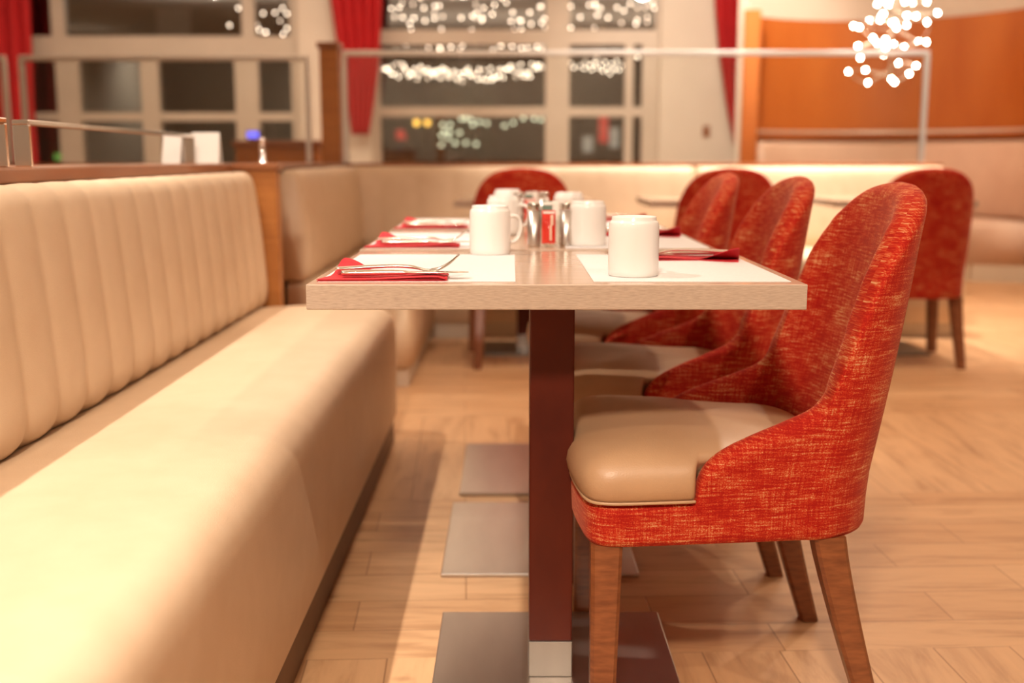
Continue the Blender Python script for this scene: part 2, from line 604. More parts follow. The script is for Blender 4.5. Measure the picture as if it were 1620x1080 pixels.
window('window_1', ups, lows, None, L0, L1, fr)

R0, R1 = xb, xr
T3 = pxr(600, 47, 1044, 70)
T4 = pxr(600, 169, 1044, 184)
fr = [(R0, R1, T3[2], T3[3]), (R0, R1, T4[2], T4[3]), (R0, R1, HB, HB + 0.08), (R0, R1, HT - 0.06, HT),
      (R0, R0 + 0.08, HB, HT), (at(1018, 120, WY)[0], R1, HB, T3[2]), (at(1040, 30, WY)[0], R1, T3[3], HT)]
mid = col(863, 901, HB, HT)
thin = col(989, 1002, HB, T3[2])
fr += [mid, thin]
ups = [(R0 + 0.08, mid[0], T3[3], HT - 0.06), (mid[1], at(1040, 30, WY)[0], T3[3], HT - 0.06)]
lows = []
for a, b in ((T4[3], T3[2]), (HB + 0.08, T4[2])):
    lows += [(R0 + 0.08, mid[0], a, b), (mid[1], thin[0], a, b), (thin[1], at(1018, 120, WY)[0], a, b)]
window('window_2', ups, lows, None, R0, R1, fr)


# ------------------------------------------------------------------ dining chairs
def recline(x, z):
    return 0.076 * max(0.0, (z - 0.40) / 0.45) ** 1.05 * sstep(0.36, 0.50, x)


HALF = [(.105, 0, .393), (.106, .06, .393), (.109, .12, .393), (.115, .18, .393), (.123, .225, .393), (.135, .248, .393),
        (.155, .258, .393), (.19, .258, .393), (.24, .253, .393), (.285, .248, .393), (.297, .2465, .395), (.304, .2455, .425),
        (.318, .244, .452), (.345, .241, .474), (.39, .236, .496), (.44, .230, .520), (.482, .225, .548), (.496, .2245, .600),
        (.508, .2235, .66), (.519, .2215, .71), (.535, .216, .765), (.555, .205, .806), (.577, .187, .842), (.599, .158, .868),
        (.615, .115, .889), (.625, .060, .900), (.628, 0, .904)]


def shell_bm():
    bm = bmesh.new()
    uvl = bm.loops.layers.uv.new('UVMap')
    half = spline(HALF, 5)
    path = [(x, -y, h) for x, y, h in half] + [(x, y, h) for x, y, h in half[::-1][1:-1]]
    n = len(path)
    pts2 = [Vector((p[0], p[1])) for p in path]
    loops, us = [], []
    arc = 0.0
    for i in range(n):
        p = pts2[i]
        t = (pts2[(i + 1) % n] - pts2[i - 1]).normalized()
        nrm = Vector((t.y, -t.x))
        c = Vector((0.35, 0))
        if nrm.dot(p - c) < 0:
            nrm = -nrm
        h = path[i][2]
        th = 0.03 if h < 0.394 else 0.03 + 0.022 * sstep(0.394, 0.52, h)
        r = th / 2
        prof = [(0.05, .318), (0.012, .318), (0.004, .322), (0.0, .330)]
        z1 = h - r
        for k in range(1, 13):
            z = .330 + (z1 - .330) * k / 12
            bulge = 0.006 * math.sin(PI * min(1, (z - .33) / 0.5))
            prof.append((-bulge, z))
        b1 = prof[-1][0]
        for k in range(1, 8):
            a = PI * k / 8
            prof.append((b1 + r - r * math.cos(a), z1 + r * math.sin(a)))
        zi = min(z1 - 0.004, 0.40)
        for k in range(0, 9):
            z = z1 + (zi - z1) * k / 8
            prof.append((b1 + th, z))
        prof.append((0.055, .345))
        lp = []
        for ins, z in prof:
            q = p - nrm * ins
            lp.append((q.x + recline(p.x, z), q.y, z))
        loops.append(lp)
        us.append(arc)
        arc += (pts2[(i + 1) % n] - p).length
    us.append(arc)
    m = len(loops[0])
    vv = [0.0]
    ref = loops[n // 2]
    for k in range(1, m):
        vv.append(vv[-1] + (Vector(ref[k]) - Vector(ref[k - 1])).length)
    rows = [[bm.verts.new(q) for q in lp] for lp in loops]

    def vcoord(i, k):
        return loops[i][k][2] + (0.9 if k > 20 else 0.0)
    for i in range(n):
        j = (i + 1) % n
        for k in range(m - 1):
            f = bm.faces.new((rows[i][k], rows[j][k], rows[j][k + 1], rows[i][k + 1]))
            side = 0.0 if k < 19 else 1.3
            cs = ((us[i], i, k), (us[i + 1], j, k), (us[i + 1], j, k + 1), (us[i], i, k + 1))
            for lpq, (u, ii, kk) in zip(f.loops, cs):
                lpq[uvl].uv = (u + side, loops[ii][kk][2])
    # underside
    f = bm.faces.new([rows[i][0] for i in range(n)])
    return bm


def cushion_bm():
    bm = bmesh.new()
    half = [(.101, 0), (.102, .06), (.105, .12), (.111, .18), (.120, .226), (.134, .250), (.156, .259), (.19, .2585), (.24, .2535),
            (.283, .2485), (.296, .243), (.301, .225), (.306, .204), (.33, .196), (.40, .189), (.47, .180), (.52, .165), (.548, .12), (.556, .06), (.558, 0)]
    half = spline(half, 4)
    path = [(x, -y) for x, y in half] + [(x, y) for x, y in half[::-1][1:-1]]
    cx = 0.33

    smooth_y = [(.10, 0), (.16, .259), (.24, .2535), (.285, .247), (.32, .236), (.37, .214), (.42, .198), (.47, .182), (.6, .18)]

    def layer(ins, z, dome=0.0):
        out = []
        n = len(path)
        q = sstep(.436, .462, z)
        for i, (x, y) in enumerate(path):
            if .285 < x < .475:
                y = y + (math.copysign(lin(smooth_y, x), y) - y) * q
            dx, dy = x - cx, y
            L = math.hypot(dx, dy)
            s = max(0.0, (L - ins) / L)
            out.append((cx + dx * s, dy * s, z + dome * (1 - s)))
        return out
    loops = [layer(.012, .385), layer(.004, .394), layer(.001, .398), layer(-.004, .405), layer(-.007, .420), layer(-.004, .437), layer(.004, .450),
             layer(.016, .460), layer(.034, .468), layer(.060, .474), layer(.10, .479), layer(.15, .483), layer(.20, .4855)]
    add_loops(bm, loops, True, (True, False))
    bm.verts.ensure_lookup_table()
    n = len(path)
    last = bm.verts[-n:]
    c = bm.verts.new((cx, 0, .487))
    for i in range(n):
        bm.faces.new((last[i], last[(i + 1) % n], c))
    return bm


def leg_bm(top, bot, wt, wb, zt, bow=0.0):
    bm = bmesh.new()
    loops = []
    K = 8
    for k in range(K + 1):
        t = k / K
        x = top[0] + (bot[0] - top[0]) * (t ** 1.15)
        y = top[1] + (bot[1] - top[1]) * t
        wdt = (wt + (wb - wt) * t) / 2
        z = zt * (1 - t)
        b = 0.006
        pts = [(-wdt, -wdt + b), (-wdt + b, -wdt), (wdt - b, -wdt), (wdt, -wdt + b), (wdt, wdt - b), (wdt - b, wdt), (-wdt + b, wdt), (-wdt, wdt - b)]
        loops.append([(x + a, y + c, z) for a, c in pts])
    add_loops(bm, loops)
    return bm


def make_chair():
    t = thing('dining_chair', '', 'chair', group='red tweed dining chairs')
    s = obj('upholstered_shell', shell_bm(), M['fabric'], t, smooth=True)
    s['label'] = 'red woven tweed shell with curved back and sloping arms'
    cu = obj('seat_cushion', cushion_bm(), M['seat_leather'], t, smooth=True)
    cu['label'] = 'beige leather seat cushion'
    # welt around the bottom of the cushion's open front
    bm = bmesh.new()
    half = spline([(.102, 0), (.103, .06), (.106, .12), (.112, .18), (.120, .228), (.133, .252), (.156, .2605), (.19, .2605), (.24, .2555), (.285, .2505), (.297, .2475)], 4)
    pts = [(x, -y, .3955) for x, y in half[::-1]] + [(x, y, .3955) for x, y in half[1:]]
    add_tube(bm, pts, 0.0028, 6)
    obj('piping', bm, M['seat_leather'], cu, smooth=True)
    for sy in (-1, 1):
        obj('leg', leg_bm((.155, .226 * sy), (.150, .242 * sy), .052, .040, .322), M['leg_wood'], t)
        obj('leg', leg_bm((.530, .188 * sy), (.616, .202 * sy), .054, .036, .322), M['leg_wood'], t)
    return t


chair = make_chair()
places = [((0.0, 1.975, 0), 0, 'nearest red tweed dining chair, large in the foreground with beige leather seat'),
          ((-0.012, 2.625, 0), 0, 'middle red tweed chair of the row along the right of the set tables'),
          ((-0.050, 3.285, 0), 0, 'farthest red tweed chair of the row along the set tables'),
          ((0.046, 5.55, 0), -PI / 2, 'red tweed chair seen from behind beyond the white mugs, facing the rear banquette'),
          ((0.958, 5.55, 0), -PI / 2, 'red chair seen from behind, half hidden behind the chair row, at rear banquette'),
          ((1.840, 5.56, 0), -PI / 2, 'rightmost red chair at rear, seen from behind, back partly covered by the nearest chair')]
chairs = []
for i, (loc, rz, lab) in enumerate(places):
    c = chair if i == 0 else copy_tree(chair)
    c.location = loc
    c.rotation_euler = (0, 0, rz)
    c['label'] = lab
    chairs.append(c)


# ------------------------------------------------------------------ tables
def table_top_bm(x0, x1, y0, y1, z0, z1):
    bm = bmesh.new()
    add_box(bm, x0, x1, y0, y1, z0, z1)
    for f in bm.faces:
        f.normal_update()
        f.material_index = 0 if f.normal.z > 0.9 else 1
    return bm


def make_table(lab, cx, y0, y1, wx, post, plate, grp, platemat='steel', th=.040, px=0.0):
    cy = (plate[2] + plate[3]) / 2
    t = thing('dining_table', lab, 'table', (cx, cy, 0), group=grp)
    bm = table_top_bm(-wx / 2, wx / 2, y0 - cy, y1 - cy, .75 - th, .75)
    o = obj('table_top', bm, [M['table_top'], M['table_edge']], t, bevel=.0015)
    pw = post / 2
    box('post', px - pw, px + pw, -pw, pw, .078, .75 - th, M['post_wood'], t, bevel=.003)
    box('sleeve', px - pw - .001, px + pw + .001, -pw - .001, pw + .001, .010, .078, M['sleeve_steel'], t, bevel=.002)['label'] = 'brushed steel sleeve at the foot of the post'
    b = box('base_plate', plate[0] - cx, plate[1] - cx, plate[2] - cy, plate[3] - cy, 0.0, .010, M[platemat], t, bevel=.0025)
    b['label'] = 'flat steel base plate'
    return t


grp = 'row of set dining tables'
make_table('near table of the row, its pale edge across the middle of the picture', .070, 1.722, 2.352, 0.786, .078, (-.145, .305, 1.68, 2.190), grp)
make_table('second table of the row, just behind the near one', .058, 2.392, 3.020, .776, .078, (-.163, .290, 2.405, 2.935), grp, px=.026)
make_table('third and farthest table of the row, laid with two white mugs', .052, 3.052, 3.672, .776, .078, (-.150, .270, 3.018, 3.572), grp, px=.045)
grp = 'small tables at the rear banquette'
for lab, cx in (('small table at rear banquette behind the mugs, mostly hidden by a chair back', .06),
                ('small table at rear banquette, middle one, its left end beside a chair back', .97),
                ('small table at rear banquette on the right, steel foot under the rightmost chair', 1.83)):
    make_table(lab, cx, 5.15, 5.74, .66, .07, (cx - .2, cx + .2, 5.27, 5.66), grp, 'dark_plate', .03)

# legs that stand on a base plate end at its top
for c, ids in ((chairs[0], [0]), (chairs[1], [2]), (chairs[2], [0, 2])):
    legs = [ch for ch in c.children if ch.name.split('.')[0] == 'leg']
    legs.sort(key=lambda o: (round(sum(v.co.x for v in o.data.vertices) / len(o.data.vertices), 2), sum(v.co.y for v in o.data.vertices)))
    # order: front near, front far, rear near, rear far
    which = {0: legs[0], 2: legs[1]}
    for k in ids:
        L = which[k]
        L.scale = (1, 1, (.322 - .010) / .322)
        L.location = (0, 0, .010)


# ------------------------------------------------------------------ place settings
def mat_bm(wx, wy):
    bm = bmesh.new()
    add_box(bm, -wx / 2, wx / 2, -wy / 2, wy / 2, 0, .0008)
    return bm


def mug_bm():
    bm = bmesh.new()
    prof = [(.0375, .0), (.0395, .0), (.0415, .002), (.0420, .012), (.0422, .05), (.0419, .080), (.0412, .087), (.0398, .0902), (.0380, .0915),
            (.0372, .0925), (.0370, .0972), (.0361, .0988), (.0346, .0984), (.0338, .0962), (.024, .0945), (.004, .0945)]
    inner = [(.0375, .0), (.0375, .045), (.0365, .080), (.030, .0865), (.004, .088)]
    loops = prof[::-1]
    full = loops + inner[1:]
    add_lathe(bm, full, n=48)
    return bm


def handle_bm():
    bm = bmesh.new()
    pts = spline([(.040, 0, .074), (.055, 0, .076), (.066, 0, .070), (.070, 0, .056), (.067, 0, .038), (.058, 0, .025), (.040, 0, .020)], 5)
    loops = []
    for i, p in enumerate(pts):
        a = Vector(pts[min(i + 1, len(pts) - 1)]) - Vector(pts[max(i - 1, 0)])
        a.normalize()
        nn = Vector((-a.z, 0, a.x))
        lp = []
        for k in range(10):
            q = Vector(p) + nn * 0.0042 * math.cos(2 * PI * k / 10) + Vector((0, 1, 0)) * 0.0072 * math.sin(2 * PI * k / 10)
            lp.append(tuple(q))
        loops.append(lp)
    add_loops(bm, loops)
    return bm


def flat_blade(bm, stations):
    """stations: (x, half width, z centre, half thickness)"""
    loops = []
    for x, hw, z, ht in stations:
        lp = []
        for k in range(10):
            a = 2 * PI * k / 10
            lp.append((x, hw * math.cos(a), z + ht * math.sin(a)))
        loops.append(lp)
    add_loops(bm, loops)


def fork_bm():
    bm = bmesh.new()
    st = [(0, .004, .006, .002), (.003, .0085, .006, .0026), (.02, .0088, .0065, .0028), (.06, .0062, .0085, .0024), (.10, .0042, .0095, .0022), (.125, .0038, .0085, .0022),
          (.138, .006, .0065, .0016), (.148, .0115, .005, .0011), (.158, .0125, .0045, .0010)]
    flat_blade(bm, spline(st, 3))
    for s in (-.0102, -.0034, .0034, .0102):
        pts = [(.156, s, .0045), (.168, s * 1.02, .0060), (.180, s * 1.02, .0100), (.192, s * 1.0, .0160), (.203, s * .98, .0235)]
        add_tube(bm, spline(pts, 4), .0016, 7, rad=None)
    return bm


def knife_bm():
    bm = bmesh.new()
    st = [(0, .004, .004, .002), (.003, .0075, .004, .0032), (.03, .0082, .004, .0036), (.07, .0066, .004, .0034), (.10, .0060, .004, .0028), (.108, .0075, .004, .0015),
          (.13, .0098, .004, .0011), (.17, .0102, .004, .0010), (.19, .0085, .004, .0009), (.203, .0035, .004, .0007), (.206, .0006, .004, .0005)]
    flat_blade(bm, spline(st, 3))
    return bm


def napkin_bm(flip=1):
    """two folded leaves with rounded right-hand fold and one corner lifting at the left"""
    bm = bmesh.new()

    def leaf(z0, th, outline, lift):
        tops, bots = [], []
        for (x, y) in outline:
            z = z0 + lift(x, y)
            tops.append((x, y, z + th))
            bots.append((x, y, z))
        add_loops(bm, [bots, tops])
    # lower leaves
    def rect(x0, x1, y0, y1, nx=16, ny=8):
        return x0, x1, y0, y1, nx, ny

    def sheet(x0, x1, y0, y1, z, th, lift, nx=18, ny=10):
        def px_(i, j):
            u, v = i / nx, j / ny
            return x0 + (x1 - x0) * u + .030 * v * (1 - u)

        def py_(i, j):
            u, v = i / nx, j / ny
            return y0 + (y1 - y0) * v * (1 - .34 * sstep(.04, .42, u))
        top = [[bm.verts.new((px_(i, j), py_(i, j), z(i / nx, j / ny) + th)) for i in range(nx + 1)] for j in range(ny + 1)]
        bot = [[bm.verts.new((px_(i, j), py_(i, j), z(i / nx, j / ny))) for i in range(nx + 1)] for j in range(ny + 1)]
        for j in range(ny):
            for i in range(nx):
                bm.faces.new((top[j][i], top[j][i + 1], top[j + 1][i + 1], top[j + 1][i]))
                bm.faces.new((bot[j][i], bot[j + 1][i], bot[j + 1][i + 1], bot[j][i + 1]))
        for i in range(nx):
            bm.faces.new((bot[0][i], bot[0][i + 1], top[0][i + 1], top[0][i]))
            bm.faces.new((bot[ny][i + 1], bot[ny][i], top[ny][i], top[ny][i + 1]))
        for j in range(ny):
            bm.faces.new((bot[j + 1][0], bot[j][0], top[j][0], top[j + 1][0]))
            bm.faces.new((bot[j][nx], bot[j + 1][nx], top[j + 1][nx], top[j][nx]))
    sheet(0, .205, 0, .115, lambda u, v: 0.0002, .0010, None)
    sheet(.002, .204, .001, .113, lambda u, v: .0013 + .0014 * sstep(.5, .9, u), .0010, None)
    sheet(.0, .206, -.001, .117, lambda u, v: .0025 + .0036 * sstep(.35, .9, u) * (1 - sstep(.93, 1.0, u)) + .024 * (1 - sstep(0.0, .42, u)) * sstep(.50, 1.0, v), .0010, None)
    # fold at the end
    pts = []
    for k in range(9):
        a = -PI / 2 + PI * k / 8
        pts.append((.2045 + .004 * math.cos(a), .0030 + .0026 * math.sin(a)))
    inner = [(.2045 + .002 * math.cos(-PI / 2 + PI * k / 8), .0030 + .0013 * math.sin(-PI / 2 + PI * k / 8)) for k in range(9)]
    lp = pts + inner[::-1]
    add_loops(bm, [[(x, y, z) for x, z in lp] for y in (0.0, .076)])
    return bm


mat_obj = napkin_obj = fork_obj = knife_obj = mug_obj = None
PROTO = {}


def place(key, builder, loc, rz, label):
    if key not in PROTO:
        PROTO[key] = builder()
        o = PROTO[key]
    else:
        o = copy_tree(PROTO[key])
    o.location = loc
    o.rotation_euler = (0, 0, rz)
    o['label'] = label
    if key in ('fork', 'knife'):
        o.scale = (1.0, 1.25, 1.35)
    return o


def b_mat():
    return tag(obj('paper_placemat', mat_bm(.315, .50), M['paper']), None, 'placemat', 'white paper placemats on the table row')


def b_napkin():
    return tag(obj('folded_napkin', napkin_bm(), M['napkin'], smooth=False), None, 'napkin', 'folded red napkins on the table row')


def b_fork():
    return tag(obj('dinner_fork', fork_bm(), M['cutlery'], smooth=True), None, 'fork', 'forks on the red napkins')


def b_knife():
    return tag(obj('dinner_knife', knife_bm(), M['cutlery'], smooth=True), None, 'knife', 'knives on the red napkins')


def b_mug():
    t = thing('coffee_mug', '', 'mug', group='upturned white mugs')
    obj('mug_body', mug_bm(), M['china'], t, smooth=True)
    obj('handle', handle_bm(), M['china'], t, smooth=True)
    return t


ZT = .7502
ZM = ZT + .0008
where = ['near table', 'second table', 'farthest table']
for i, (dx, y) in enumerate(((0.0, 1.745), (-.012, 2.412), (-.018, 3.070))):
    w_ = where[i]
    place('mat', b_mat, (-.152 + dx, y + .262, ZT), 0.0, f'white paper placemat on the banquette side of the {w_}')
    place('mat', b_mat, (.288 + dx, y + .262, ZT), 0.0, f'white paper placemat on the chair side of the {w_}')
    place('napkin', b_napkin, (-.312 + dx, y + .012, ZM), .02, f'folded red paper napkin under cutlery on banquette side of the {w_}')
    place('napkin', b_napkin, (.452 + dx, y + .455, ZM), PI + .05, f'folded red paper napkin under cutlery on chair side of the {w_}')
    nz = ZM + .0056
    place('fork', b_fork, (-.290 + dx, y + .074, nz + .0006), -.04, f'steel fork with upturned tines on red napkin, banquette side of the {w_}')
    place('knife', b_knife, (-.276 + dx, y + .040, nz), .05, f'steel knife lying along red napkin, banquette side of the {w_}')
    place('fork', b_fork, (.432 + dx, y + .400, nz + .0006), PI - .04, f'steel fork on red napkin, chair side of the {w_}')
    place('knife', b_knife, (.420 + dx, y + .432, nz), PI + .05, f'steel knife on red napkin, chair side of the {w_}')

mz = ZM + .0002
mugs = [(-.045, 2.272, mz, math.radians(28), 'upturned white mug on the banquette side of the near table, second table behind'),
        (.203, 1.848, mz, math.radians(75), 'nearest upturned white mug, on the chair side placemat at the front'),
        (.170, 2.500, mz, math.radians(70), 'upturned white mug right of the condiments, on chair side of the second table'),
        (-.022, 2.862, mz, math.radians(-20), 'upturned white mug on banquette side of the second table, behind the near left mug'),
        (.160, 3.140, mz, math.radians(110), 'upturned white mug on chair side of the farthest table'),
        (-.014, 3.430, mz, math.radians(-10), 'upturned white mug on banquette side of the farthest table, hindmost of the left mugs')]
for x, y, z, rz, lab in mugs:
    place('mug', b_mug, (x, y, z), rz, lab)


# ------------------------------------------------------------------ condiments
def make_shaker(lab, x, y):
    t = thing('condiment_shaker', lab, 'shaker', (x, y, ZT), group='steel salt and pepper shakers')
    bm = bmesh.new()
    add_lathe(bm, [(.0125, 0), (.0145, .001), (.0148, .004), (.0148, .080)], n=28)
    obj('body', bm, M['shaker_steel'], t, smooth=True)
    bm = bmesh.new()
    add_lathe(bm, [(.0150, .080), (.0152, .082), (.0150, .094), (.0135, .0975), (.009, .0990), (.002, .0995)], n=28)
    obj('cap', bm, M['chrome'], t, smooth=True)
    return t


def make_tumbler(lab, x, y):
    bm = bmesh.new()
    o = [(.002, 0.0), (.019, 0.0), (.0215, .002), (.0235, .02), (.0255, .070), (.0245, .070), (.0225, .02), (.0205, .006), (.002, .005)]
    add_lathe(bm, o, n=32)
    g = obj('sachet_tumbler', bm, M['tumbler_glass'], smooth=True, loc=(x, y, ZT))
    return tag(g, lab, 'tumbler', 'glass sachet holders')


def sachet(name, lab, x, y, z, wx, h, mat, lean, rz=0.0, band=None, grp_='condiment sachets'):
    t = thing(name, lab, 'sachet', (x, y, z), rz, grp_)
    bm = bmesh.new()
    loops = []
    for k in range(9):
        v = k / 8
        th = .0006 + .0032 * math.sin(PI * v) ** .7
        yy = lean * v
        loops.append([(-wx / 2, yy, v * h), (-wx / 4, yy - th, v * h), (wx / 4, yy - th, v * h), (wx / 2, yy, v * h), (wx / 4, yy + th, v * h), (-wx / 4, yy + th, v * h)])
    add_loops(bm, loops)
    obj('packet', bm, mat, t, smooth=False)
    if band:
        for (a, b, c, d, mm) in band:
            bm = bmesh.new()
            v0, v1 = c, d
            add_box(bm, a * wx, b * wx, lean * (c + d) / 2 - .0052, lean * (c + d) / 2 - .0044, v0 * h, v1 * h)
            obj('print', bm, mm, t)
    return t


def condiments(y, xo, tables, full):
    make_shaker(f'slim steel shaker left of the sachet glass on the {tables}', .049 + xo, y)
    make_shaker(f'slim steel shaker right of the sachet glass on the {tables}', .121 + xo, y + .012)
    make_tumbler(f'small clear glass holding sachets on the {tables}', .083 + xo, y)
    z = ZT + .0068
    sachet('ketchup_sachet', f'red sachet with pale marks in the glass on the {tables}', .0815 + xo, y - .008, z, .030, .074, M['red_print'], -.003, .04,
           [(.06, .22, .10, .55, M['pale_print']), (.12, .34, .55, .86, M['pale_print']), (-.44, .44, .90, .97, M['card'])])
    sachet('green_sachet', f'green and white sachet standing behind the red one on the {tables}', .0815 + xo, y + .004, z, .028, .094, M['green_print'], .004, -.03,
           [(-.44, .44, .90, .98, M['card'])])
    sachet('white_sachet', f'tall white sachet at the right of the glass on the {tables}', .0975 + xo, y + .003, z, .015, .094, M['card'], .004, .15)


condiments(2.478, 0.0, 'second table', True)
condiments(3.20, -.030, 'farthest table', True)


# ------------------------------------------------------------------ banquettes
def profile_extrude(bm, prof, ys, fn=None, closed=True):
    loops = []
    for y in ys:
        loops.append([(fn(x, z, y) if fn else (x, y, z)) for x, z in prof])
    add_loops(bm, loops, closed)


BX = -.387                      # front of the long seat


def seat_bm(y0, y1, xf, xback, round_end):
    bm = bmesh.new()
    prof = [(xback, .075), (xback, .452), (-.80, .459), (-.66, .465), (-.52, .463)]
    arc_c = (xf - .075, .385)
    prof[-1] = (xf - .12, .462)
    for k in range(0, 11):
        a = PI / 2 - (PI / 2) * k / 10
        prof.append((arc_c[0] + .075 * math.cos(a), arc_c[1] + .075 * math.sin(a)))
    prof += [(xf + .002, .30), (xf + .002, .2), (xf, .10), (xf - .010, .078)]
    nn = len(prof)
    ys = [y0 + (y1 - y0 - .07) * k / 10 for k in range(11)] + [y1 - .07 + .07 * math.sin(PI / 2 * k / 7) for k in range(1, 8)]
    loops = []
    for y in ys:
        e = max(0.0, (y - (y1 - .07)) / .07)
        ins = .07 * (1 - math.sqrt(max(0, 1 - e * e))) if round_end else 0
        lp = []
        for x, z in prof:
            xx = x - ins * sstep(-.80, -.45, x)
            zz = z - ins * .6 * sstep(.36, .44, z)
            lp.append((xx, y, zz))
        loops.append(lp)
    add_loops(bm, loops)
    return bm


def back_profile():
    pts = [(-.842, .452), (-.824, .470), (-.815, .51), (-.818, .58), (-.826, .68), (-.836, .78), (-.845, .85), (-.856, .882), (-.872, .897), (-.895, .900), (-.935, .895)]
    return spline(pts, 3)


def tufted_back_bm(y0, y1, pitch, phase, dx=0.0, depth=.013, res=12):
    bm = bmesh.new()
    prof = back_profile()
    ncol = int((y1 - y0) / pitch * res)
    rows = []
    L = len(prof)
    for j in range(ncol + 1):
        y = y0 + (y1 - y0) * j / ncol
        u = ((y - phase) / pitch) % 1.0
        s = abs(math.sin(PI * u)) ** 0.55
        e = min(1.0, (y1 - y) / .03, (y - y0) / .03)
        e = math.sqrt(max(0, 1 - (1 - max(0, e)) ** 2))
        lp = []
        for k, (x, z) in enumerate(prof):
            v = k / (L - 1)
            amp = depth * (0.35 + 0.65 * (1 - sstep(.05, .7, v)))
            a = prof[max(k - 1, 0)]
            b = prof[min(k + 1, L - 1)]
            t = Vector((b[0] - a[0], b[1] - a[1])).normalized()
            nx, nz = t.y, -t.x
            off = amp * (s - 1) - .025 * (1 - e)
            zz = z + nz * off
            if k == 0:
                zz = z
            lp.append((x + nx * off + dx, y, zz))
        lp = lp + [(-.955 + dx, y, .88), (-.955 + dx, y, .452)]
        rows.append(lp)
    add_loops(bm, rows)
    return bm


bq = thing('banquette', 'long cream leather bench with channelled back along the left of the tables', 'banquette', (-.6, 1.7, 0), group='cream banquettes')
off = Vector((.6, -1.7, 0))


def child_at(o, root):
    o.location = -root.location
    return o


child_at(obj('seat', seat_bm(-.4, 3.70, BX, -.86, True), M['leather'], bq, smooth=True), bq)
child_at(obj('backrest', tufted_back_bm(-.4, 3.70, .135, 1.834), M['leather'], bq, smooth=True), bq)
child_at(box('plinth', -.86, BX - .012, -.4, 3.64, 0, .076, M['shadow_plinth'], bq), bq)

# low partition behind the long bench
pt = thing('booth_divider', 'low wooden partition with dark cap board behind the long cream bench', 'partition', (-1.05, 1.6, 0), group='booth partitions')
child_at(box('panel', -1.20, -.957, -.4, 3.70, 0, .8975, M['panel_wood'], pt), pt)
cp = obj('cap_board', None or (lambda b: (add_box(b, -1.22, -.925, -.4, 3.70, .898, .928), b)[1])(bmesh.new()), M['cap_wood'], pt, bevel=.005)
child_at(cp, pt)

dv = thing('end_post', 'orange wooden end post between the two cream bench backs', 'post', (-.9, 3.76, 0))
child_at(box('panel', -1.20, -.785, 3.715, 3.785, 0, .905, M['panel_wood'], dv, bevel=.003), dv)
child_at(box('cap_board', -1.22, -.775, 3.705, 3.80, .905, .928, M['cap_wood'], dv, bevel=.004), dv)

# second bench, around the corner and along the rear
b2 = thing('banquette', 'cream leather corner bench running along the rear partition behind the tables', 'banquette', (0.6, 6.0, 0), group='cream banquettes')
Y2 = 4.50
RY = 6.16                       # face of the rear back
bm = bmesh.new()


def rear_seat():
    bm = bmesh.new()
    prof = []
    yf = 5.78
    prof = [(6.20, .09), (6.20, .455), (6.05, .462), (yf + .10, .462)]
    for k in range(0, 8):
        a = PI / 2 * k / 7
        prof.append((yf + .06 - .06 * math.sin(a), .40 + .06 * math.cos(a)))
    prof += [(yf, .2), (yf + .006, .09)]
    loops = []
    for x in [-.86, -.4, 0, .4, .8, 1.2, 1.6, 2.0, 2.34] + [2.34 + .06 * math.sin(PI / 2 * k / 5) for k in range(1, 6)]:
        e = max(0, (x - 2.34) / .06)
        ins = .06 * (1 - math.sqrt(max(0, 1 - e * e)))
        loops.append([(x, y + ins * (1 if y < 5.9 else 0), z - (ins * .7 if z > .4 else 0)) for y, z in prof])
    add_loops(bm, loops)
    return bm


def side_seat():
    bm = bmesh.new()
    loops = []
    xf = -.405
    prof = [(-.92, .09), (-.92, .455), (-.70, .462), (xf - .10, .462)]
    for k in range(0, 8):
        a = PI / 2 * k / 7
        prof.append((xf - .06 + .06 * math.sin(a), .40 + .06 * math.cos(a)))
    prof += [(xf, .2), (xf - .006, .09)]
    ys = [Y2 + .07 - .07 * math.sin(PI / 2 * k / 6) for k in range(6, 0, -1)] + [Y2 + .07, 5.0, 5.4, 5.8, 6.15]
    for y in ys:
        e = max(0, (Y2 + .07 - y) / .07)
        ins = .07 * (1 - math.sqrt(max(0, 1 - e * e)))
        loops.append([(x - ins * sstep(-.85, -.5, x), y, z - (ins * .6 if z > .4 else 0)) for x, z in prof])
    add_loops(bm, loops)
    return bm


child_at(obj('seat', side_seat(), M['leather'], b2, smooth=True), b2)
child_at(obj('seat', rear_seat(), M['leather'], b2, smooth=True), b2)
child_at(obj('backrest', tufted_back_bm(Y2, 6.22, .42, Y2, 0.0, .004, 24), M['leather'], b2, smooth=True), b2)


def rear_back(x0, x1):
    bm = bmesh.new()
    prof = back_profile()
    L = len(prof)
    n = int((x1 - x0) / .02)
    loops = []
    for j in range(n + 1):
        x = x0 + (x1 - x0) * j / n
        u = ((x - x0) / .20) % 1.0
        s = abs(math.sin(PI * u)) ** .5
        e = min(1.0, (x1 - x) / .04, (x - x0) / .04)
        e = math.sqrt(max(0, 1 - (1 - max(0, e)) ** 2))
        lp = []
        for k, (px, z) in enumerate(prof):
            d = px + .842                          # outward from the wall
            o_ = -.006 * (1 - s) - .02 * (1 - e)
            lp.append((x, RY - d - o_, z - (.006 * (1 - e) if k > L - 14 else 0)))
        lp += [(x, 6.255, .88), (x, 6.255, .452)]
        loops.append(lp)
    add_loops(bm, loops)
    return bm


child_at(obj('backrest', rear_back(-.93, 1.012), M['leather'], b2, smooth=True), b2)
child_at(obj('backrest', rear_back(1.020, 2.40), M['leather'], b2, smooth=True), b2)
bm = bmesh.new()
add_box(bm, -.90, -.435, Y2 + .05, 6.15, 0, .09)
child_at(obj('plinth', bm, M['plinth'], b2), b2)
bm = bmesh.new()
add_box(bm, -.435, 2.36, 5.83, 6.2, 0, .09)
child_at(obj('plinth', bm, M['plinth'], b2), b2)

